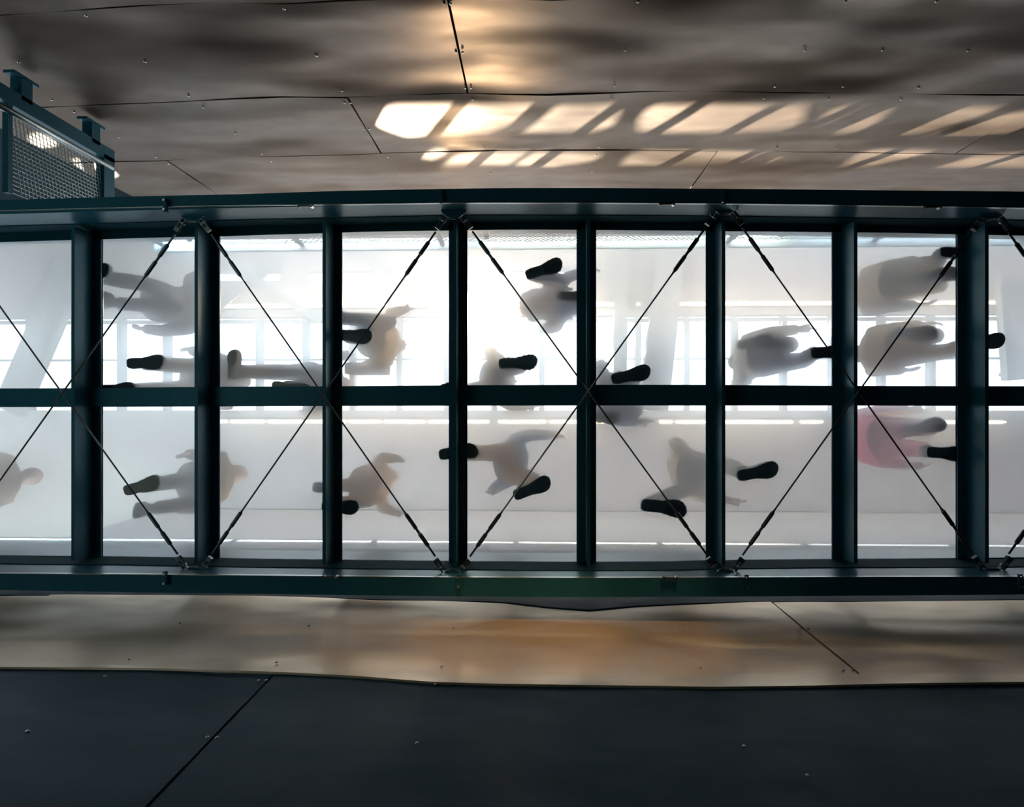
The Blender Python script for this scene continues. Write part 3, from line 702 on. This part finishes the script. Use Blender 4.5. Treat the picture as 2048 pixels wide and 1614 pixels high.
def shoe_mesh(person, loc, heading, pitch, size, lug, root):
    """shoe with the heel-to-toe axis along +x in its own frame, pitched about the toe"""
    L = 0.29 * size
    st = [(0.0,0.022,0.0),(0.012,0.037,0.0),(0.04,0.043,0.001),(0.08,0.042,0.002),(0.12,0.041,0.004),(0.16,0.049,0.006),(0.20,0.059,0.006),(0.235,0.060,0.004),(0.262,0.052,0.0),(0.28,0.034,-0.003),(0.29,0.012,-0.005)]
    sole_pts = []
    N = 44
    def hw(t):
        tab = [(a / 0.29, b) for a, b, c in st]; cc = [(a / 0.29, c) for a, b, c in st]
        return interp(tab, t) * size, interp(cc, t) * size
    mirror = -1 if lug % 2 else 1
    lugamp = 0.0022 if lug >= 2 else 0.0006
    bm = bmesh.new(); lv = []
    ts = [0.5 - 0.5 * math.cos(math.pi * i / N) for i in range(N + 1)]
    for zz, sc2 in ((0.0, 0.97), (0.006, 1.0), (0.026, 1.0), (0.030, 0.96)):
        ring = []
        for i, t in enumerate(ts):
            a, c = hw(t); a *= sc2; a += lugamp * (1 if (i // 2) % 2 else -1)
            ring.append((L * (0.5 + (t - 0.5) * (1 if sc2 == 1 else 0.985)), mirror * (c + a)))
        for i, t in reversed(list(enumerate(ts))[1:-1]):
            a, c = hw(t); a *= sc2; a += lugamp * (1 if (i // 2) % 2 else -1)
            ring.append((L * (0.5 + (t - 0.5) * (1 if sc2 == 1 else 0.985)), mirror * (c - a * 0.92)))
        lv.append([(x, y, zz + (0.004 if lug >= 2 else 0)) for x, y in ring])
    rot = Matrix.Rotation(heading, 4, 'Z') @ Matrix.Translation((L * 0.45, 0, 0)) @ Matrix.Rotation(pitch, 4, 'Y') @ Matrix.Translation((-L * 0.95, 0, 0))
    T = Matrix.Translation(loc) @ rot
    def tv(p): return T @ Vector(p)
    rings = [[bm.verts.new(tv(p)) for p in r_] for r_ in lv]; n = len(rings[0])
    for a, b in zip(rings, rings[1:]):
        for k in range(n): bm.faces.new((a[k], a[(k+1)%n], b[(k+1)%n], b[k]))
    bm.faces.new(rings[0][::-1]); bm.faces.new(rings[-1])
    zbase = 0.004 if lug >= 2 else 0
    # tread bars
    for i in range(10):
        t = 0.06 + i * 0.095
        a, c = hw(t)
        if 0.36 < t < 0.5: continue
        x = L * t; h_ = -0.0
        vv = [(x - 0.006, c * mirror - a * 0.8, 0), (x + 0.006, c * mirror - a * 0.8, 0), (x + 0.006, c * mirror + a * 0.8, 0), (x - 0.006, c * mirror + a * 0.8, 0)]
        lo = [bm.verts.new(tv((p[0], p[1], 0.0))) for p in vv]; hi = [bm.verts.new(tv((p[0], p[1], zbase + 0.004))) for p in vv]
        bm.faces.new(lo[::-1])
        for k in range(4): bm.faces.new((lo[k], lo[(k+1)%4], hi[(k+1)%4], hi[k]))
    # upper
    ub = bmesh.new(); ur = []
    for z_, x0_, x1_, wf in ((0.028, 0.02, 0.98, 0.95), (0.05, 0.02, 0.97, 0.95), (0.065, 0.025, 0.88, 0.86), (0.08, 0.03, 0.66, 0.9), (0.10, 0.04, 0.50, 0.95), (0.115, 0.05, 0.44, 1.0)):
        ring = []
        for k in range(24):
            an = 2 * math.pi * k / 24; t = x0_ + (x1_ - x0_) * (0.5 - 0.5 * math.cos(an))
            a, c = hw(min(0.99, max(0.01, t)));
            if z_ > 0.07: a = 0.036 * size; c = 0
            mid = abs(math.sin(an)) ** 0.55
            ring.append(ub.verts.new(tv((L * t, mirror * c + math.copysign(a * wf * mid, math.sin(an)) if abs(math.sin(an)) > 1e-6 else mirror * c, z_ + zbase))))
        ur.append(ring)
    for a, b in zip(ur, ur[1:]):
        for k in range(24): ub.faces.new((a[k], a[(k+1)%24], b[(k+1)%24], b[k]))
    ub.faces.new(ur[0][::-1]); ub.faces.new(ur[-1])
    up = obj('shoe', ub, M_SHOE, root, smooth=True)
    o = obj('outsole', bm, M_SOLE, root)
    o.parent = up; o.matrix_parent_inverse = Matrix.Identity(4)
    o.matrix_parent_inverse = root.matrix_basis.inverted(); up.matrix_parent_inverse = root.matrix_basis.inverted()
    o.matrix_parent_inverse = (root.matrix_basis @ up.matrix_parent_inverse).inverted()
    # laces
    lb = bmesh.new()
    for k in range(4):
        t = 0.50 + k * 0.07; z_ = 0.085 - k * 0.006 + zbase
        tube(lb, [tv((L * t, -0.022, z_ - 0.006)), tv((L * t + 0.004, 0, z_ + 0.004)), tv((L * t, 0.022, z_ - 0.006))], 0.0028, 6)
    lo_ = obj('laces', lb, M_SHOE, root); lo_.parent = up; lo_.matrix_parent_inverse = (root.matrix_basis @ up.matrix_parent_inverse).inverted()
    ank = tv((L * 0.24, 0, 0.10 + zbase)); return ank

def ik(hip, ank, l1, l2, fwd):
    d = ank - hip; L = d.length; L = min(L, (l1 + l2) * 0.998); d.normalize()
    a = (l1*l1 - l2*l2 + L*L) / (2*L); h = math.sqrt(max(0, l1*l1 - a*a))
    n = (fwd - d * fwd.dot(d)).normalized(); return hip + d * a + n * h

def hand(bm, wrist, dirn, palm_n, s=1.0, curl=0.5):
    side = dirn.cross(palm_n).normalized()
    tube(bm, [wrist - dirn * 0.02, wrist + dirn * 0.03, wrist + dirn * 0.085], [(0.026*s, 0.019*s), (0.036*s, 0.017*s), (0.040*s, 0.014*s)], 10)
    for i, (o_, l) in enumerate(((-0.030, 0.068), (-0.010, 0.078), (0.010, 0.073), (0.029, 0.056))):
        p = wrist + dirn * 0.08 + side * o_ * s; d = dirn.copy(); pts = [p]; rs = [0.0095*s]
        for seg in range(3):
            d = (d + palm_n * curl * (0.4 + 0.25 * seg)).normalized(); p = p + d * l * (0.45, 0.32, 0.23)[seg]; pts.append(p.copy()); rs.append((0.009, 0.008, 0.0065)[seg]*s)
        tube(bm, pts, rs, 8)
    p = wrist + dirn * 0.025 - side * 0.028; d = (dirn * 0.75 - side * 0.7 + palm_n * 0.3).normalized()
    tube(bm, [p, p + d * 0.035, p + d * 0.035 + (d + dirn * 0.5).normalized() * 0.03], [0.013*s, 0.0105*s, 0.008*s], 8)

def person(label, feet, top, bot, tall=1.72, head_px=None, lean=0.06, hair=None, lug=0, extra=None, arm=0.35, topname='jacket', turn=0.0, splay=0.22):
    """feet: two dicts px,py,(lift),(pitch deg),(head deg) : sole centre in the photo at its height above the walkway"""
    k = tall / 1.75
    fp = []
    for f in feet:
        p = P(f['px'], f['py'], ZF + f.get('lift', 0)); fp.append(p)
    plant = min(range(2), key=lambda i: feet[i].get('lift', 0))
    base = (fp[plant] * 0.6 + fp[1 - plant] * 0.4); base.z = Z(ZF)
    hd = Matrix.Rotation(R(-turn), 3, 'Z') @ Vector((1, 0, 0)); side = Vector((-hd.y, hd.x, 0)); up = Vector((0, 0, 1))
    root = empty('person', fp[plant].copy(), label, 'person', 'people walking over the glass floor')
    root.location.z = Z(ZF)
    anks = []
    for i, f in enumerate(feet):
        loc = fp[i].copy()
        if not f.get('lift'): loc.z = Z(ZF) + 0.001
        anks.append(shoe_mesh(None, loc, R(-f.get('head', 0)), R(f.get('pitch', 0)), k * f.get('size', 1.0), lug + (i if lug < 2 else 0), root))
    leg1, leg2 = 0.44 * k, 0.42 * k
    hipz = 0.90 * k
    hips_c = base + up * hipz + hd * 0.02
    # keep hips reachable from the planted ankle
    far = max((Vector((a.x, a.y, 0)) - Vector((hips_c.x, hips_c.y, 0))).length for a in (anks[plant],))
    hipz = min(hipz, math.sqrt(max(0.3, ((leg1 + leg2) * 0.985) ** 2 - far ** 2)) + (anks[plant].z - Z(ZF)))
    hips_c.z = Z(ZF) + hipz
    # which foot is on which side
    s0 = 1 if (anks[0] - anks[1]).dot(side) > 0 else -1
    tb = bmesh.new(); bb = bmesh.new()
    for i in (0, 1):
        sg = s0 if i == 0 else -s0
        hip = hips_c + side * sg * 0.085 * k
        kn = ik(hip, anks[i], leg1, leg2, hd)
        an = anks[i]
        tube(tb, [hip + up * 0.06, hip - up * 0.02, hip.lerp(kn, 0.4), kn, kn.lerp(an, 0.35), kn.lerp(an, 0.8), an + (kn - an).normalized() * 0.0],
             [0.095*k, 0.100*k, 0.085*k, 0.064*k, 0.064*k, 0.054*k, 0.056*k], 14)
        tube(bb, [hip, hip.lerp(kn, 0.4), kn, kn.lerp(an, 0.35), an], [0.08*k, 0.07*k, 0.05*k, 0.052*k, 0.034*k], 12)
        toe = an + (Matrix.Rotation(R(-feet[i].get('head', 0)), 3, 'Z') @ Vector((0.10, 0, 0))) - up * 0.035
        if not feet[i].get('lift'): tube(bb, [an, toe], [0.034*k, 0.026*k], 10)
    ellipsoid(tb, hips_c + up * 0.02, (0.115*k, 0.165*k, 0.13*k)); ellipsoid(bb, hips_c + up * 0.02, (0.10*k, 0.145*k, 0.12*k))
    tors = (up + hd * lean).normalized()
    chest = hips_c + tors * 0.36 * k; sh = hips_c + tors * 0.50 * k; neck = hips_c + tors * 0.58 * k; head = hips_c + tors * 0.70 * k + hd * 0.02
    jb = bmesh.new()
    def torso(bm, pad):
        tube(bm, [hips_c - tors * 0.05 * k, hips_c + tors * 0.08 * k, hips_c + tors * 0.20 * k, chest, hips_c + tors * 0.46 * k, hips_c + tors * 0.54 * k],
             [(q[0]*k + pad, q[1]*k + pad) for q in ((0.165, 0.115), (0.155, 0.11), (0.145, 0.105), (0.175, 0.12), (0.165, 0.105), (0.06, 0.06))], 20)
    # orient: tube's first axis = d x ref; ref for upright tubes is +Y -> s = z x y = -x ; swap radii by building along side
    def torso2(bm, pad):
        rings = []
        for t, ws_, wd in ((-0.07, 0.160, 0.118), (0.05, 0.158, 0.112), (0.18, 0.142, 0.104), (0.32, 0.170, 0.118), (0.44, 0.182, 0.110), (0.50, 0.150, 0.085), (0.545, 0.062, 0.058)):
            c = hips_c + tors * t * k
            rings.append([bm.verts.new(c + side * math.cos(2*math.pi*q/20) * (ws_*k + pad) + hd * math.sin(2*math.pi*q/20) * (wd*k + pad)) for q in range(20)])
        for a, b in zip(rings, rings[1:]):
            for q in range(20): bm.faces.new((a[q], a[(q+1)%20], b[(q+1)%20], b[q]))
        bm.faces.new(rings[0][::-1]); bm.faces.new(rings[-1])
    torso2(jb, 0.022); torso2(bb, 0.0)
    for sg in (-1, 1):
        shp = sh + side * sg * 0.175 * k - up * 0.03
        i = 0 if sg == s0 else 1
        sw = arm * (1 if (anks[i] - base).dot(hd) < 0 else -1)
        ad = (-up + hd * sw + side * sg * splay).normalized(); fd = (-up + hd * (sw + 0.45) + side * sg * 0.05).normalized()
        el = shp + ad * 0.29 * k; wr = el + fd * 0.25 * k
        tube(jb, [shp - ad * 0.02, shp + ad * 0.08, el, el.lerp(wr, 0.5), el.lerp(wr, 0.93)], [0.062*k, 0.066*k, 0.056*k, 0.050*k, 0.044*k], 12)
        tube(bb, [shp, el, el.lerp(wr, 0.4), wr], [0.05*k, 0.04*k, 0.038*k, 0.026*k], 12)
        hand(bb, wr, fd, -side * sg, k)
    # neck and head
    tube(bb, [neck - tors * 0.06, neck + tors * 0.05 * k, head - up * 0.04], [0.058*k, 0.054*k, 0.056*k], 12)
    ellipsoid(bb, head + up * 0.01, (0.095*k, 0.075*k, 0.115*k))
    ellipsoid(bb, head + hd * 0.045*k - up * 0.055*k, (0.045*k, 0.045*k, 0.05*k))          # jaw
    ellipsoid(bb, head + hd * 0.098*k - up * 0.012*k, (0.018*k, 0.012*k, 0.024*k))          # nose
    for sg in (-1, 1):
        ellipsoid(bb, head + side * sg * 0.076*k - up * 0.005, (0.020*k, 0.010*k, 0.030*k))  # ears
        ellipsoid(bb, head + hd * 0.080*k + side * sg * 0.030*k + up * 0.028*k, (0.014*k, 0.022*k, 0.008*k))  # brows
    ellipsoid(bb, head + hd * 0.088*k - up * 0.052*k, (0.010*k, 0.024*k, 0.007*k))           # lips
    b_ = voxel(bb, 'body', M_SKIN, root, 0.0075, 2)
    t_ = voxel(tb, 'trousers', bot, root, 0.013, 6)
    j_ = voxel(jb, topname, top, root, 0.013, 6)
    hb = bmesh.new()
    ellipsoid(hb, head + up * 0.035*k - hd * 0.018*k, (0.098*k, 0.086*k, 0.10*k))
    if hair == 'long':
        tube(hb, [head + up*0.02 - hd*0.06*k, head - up*0.10*k - hd*0.085*k, head - up*0.24*k - hd*0.11*k], [(0.08*k, 0.05*k), (0.085*k, 0.04*k), (0.05*k, 0.025*k)], 12)
    # trim the face opening
    cut = []
    for v in hb.verts:
        q = v.co - head
        if q.dot(hd) > 0.035 * k and q.z < 0.05 * k: v.co -= hd * (q.dot(hd) - 0.035 * k)
    obj('hair', hb, M_HAIRD if hair != 'brown' else M_HAIRB, root, smooth=True)
    if extra == 'backpack':
        pb = bmesh.new(); c = chest - hd * 0.21 * k
        ellipsoid(pb, c, (0.10, 0.15, 0.22)); ellipsoid(pb, c - hd * 0.08 - up * 0.07, (0.05, 0.11, 0.11))
        for sg in (-1, 1): tube(pb, [c + side*sg*0.09 + up*0.18, sh + side*sg*0.10 + up*0.06, sh + side*sg*0.10 + hd*0.13 - up*0.03, chest + side*sg*0.13 + hd*0.14 - up*0.1, c + side*sg*0.12 - up*0.12], 0.016, 8)
        voxel(pb, 'backpack', cloth('backpack_fabric', (0.10, 0.16, 0.22)), root, 0.012, 3)
    if extra == 'bag':
        pb = bmesh.new(); c = hips_c + side * 0.27 * s0 + up * 0.05 - hd * 0.05
        box(pb, c - Vector((0.17, 0.05, 0.13)), c + Vector((0.17, 0.05, 0.13)))
        tube(pb, [c + hd*0.15 + up*0.12, sh + side*0.10*s0 + up*0.04, c - hd*0.15 + up*0.12], 0.012, 8)
        voxel(pb, 'shoulder_bag', cloth('bag_leather', (0.16, 0.09, 0.05)), root, 0.010, 3)
    if extra == 'skirt':
        pb = bmesh.new(); tube(pb, [hips_c + up*0.12, hips_c, hips_c - up*0.25, hips_c - up*0.42], [0.15*k, 0.19*k, 0.24*k, 0.28*k], 24)
        voxel(pb, 'coat_skirt', top, root, 0.014, 4)
    return root

DT = cloth('dark_trousers', (0.035, 0.050, 0.065)); DT2 = cloth('denim_trousers', (0.05, 0.13, 0.25)); BT = cloth('beige_trousers', (0.36, 0.28, 0.19)); KT = cloth('khaki_trousers', (0.26, 0.18, 0.08)); LT = cloth('light_trousers', (0.46, 0.42, 0.36))
GJ = cloth('grey_jacket', (0.28, 0.28, 0.30)); OJ = cloth('ochre_jacket', (0.60, 0.36, 0.12)); BJ = cloth('blue_jacket', (0.06, 0.20, 0.38)); NJ = cloth('navy_coat', (0.05, 0.10, 0.16))
BR = cloth('brown_coat', (0.30, 0.21, 0.14)); PK = cloth('pink_top', (0.85, 0.16, 0.32)); PB = cloth('pink_trousers', (0.75, 0.20, 0.33)); OT = cloth('orange_trousers', (0.50, 0.22, 0.04)); TN = cloth('tan_coat', (0.50, 0.40, 0.27)); WH = cloth('cream_coat', (0.55, 0.50, 0.44))

person('person in grey jacket stepping right at the upper left, shoe behind the first cross beam',
       [dict(px=181, py=543, head=8), dict(px=172, py=600, lift=0.055, pitch=55, head=5)], GJ, DT, 1.74, arm=0.5)
person('person with one sole on the glass in the second column near the middle beam',
       [dict(px=290, py=724, head=4), dict(px=235, py=781, head=0)], GJ, LT, 1.70, hair='brown')
person('person whose rear foot is lifted upright in the third column, walking right',
       [dict(px=582, py=777, head=-8), dict(px=464, py=730, lift=0.015, pitch=8, head=80, size=0.78)], BR, DT, 1.76)
person('person in ochre jacket with dark sole in the fourth column, upper row',
       [dict(px=706, py=670, head=-3), dict(px=642, py=622, lift=0.060, pitch=50, head=-18)], OJ, DT, 1.72, extra='bag')
person('person with backpack and clear sole near the top of the middle column',
       [dict(px=1088, py=537, head=20), dict(px=1150, py=595, lift=0.030, pitch=4, head=-5)], BJ, DT2, 1.68, extra='backpack')
person('person in lugged boots stepping just above the middle beam in the middle column',
       [dict(px=1036, py=724, head=4), dict(px=875, py=783, head=12)], WH, LT, 1.70, lug=2, hair='brown')
person('person stepping beside the middle beam right of centre, blue leg below it',
       [dict(px=1262, py=749, head=14), dict(px=1195, py=833, lift=0.044, pitch=35, head=-5)], BJ, DT2, 1.75)
person('person in light coat with a lifted rear sole, third column from the right',
       [dict(px=1662, py=702, head=6), dict(px=1506, py=684, lift=0.05, pitch=48, head=6)], WH, DT2, 1.72, arm=0.6)
person('person in brown jacket with rear foot lifted, second column from the right',
       [dict(px=1972, py=683, head=10), dict(px=1838, py=662, lift=0.05, pitch=35, head=-10)], BR, BT, 1.66, hair='long', splay=0.05, arm=0.2)
person('person in tan coat near the top of the second column from the right',
       [dict(px=1920, py=503, head=0), dict(px=1880, py=549, lift=0.030, pitch=28, head=4)], TN, KT, 1.64, splay=0.05, arm=0.2)
person('blurred person in dark coat at the far left of the lower row',
       [dict(px=-255, py=1010, head=0), dict(px=-330, py=985, lift=0.050, pitch=45, head=0)], BR, DT, 1.74)
person('person with khaki trousers and rear foot lifted, lower row, second column',
       [dict(px=283, py=971, head=17), dict(px=232, py=1022, lift=0.077, pitch=72, head=-5)], KT, DT, 1.72)
person('person in ochre jacket at the lower row between third and fourth column',
       [dict(px=680, py=1013, head=0), dict(px=640, py=980, lift=0.033, pitch=30, head=-2)], OJ, OT, 1.66)
person('person in blue jacket striding in the lower row of the middle column',
       [dict(px=1064, py=976, head=24), dict(px=917, py=906, head=6)], BJ, OT, 1.74, arm=0.6)
person('person in pale coat making a long stride, lower row right of the middle',
       [dict(px=1516, py=943, head=13), dict(px=1328, py=1016, head=-8, size=1.1)], TN, LT, 1.80, arm=0.5)
person('person in pink top with rear shoe lifted, lower row, second column from the right',
       [dict(px=1893, py=905, head=-2), dict(px=1855, py=860, lift=0.038, pitch=38, head=20)], PK, PB, 1.66, hair='long')
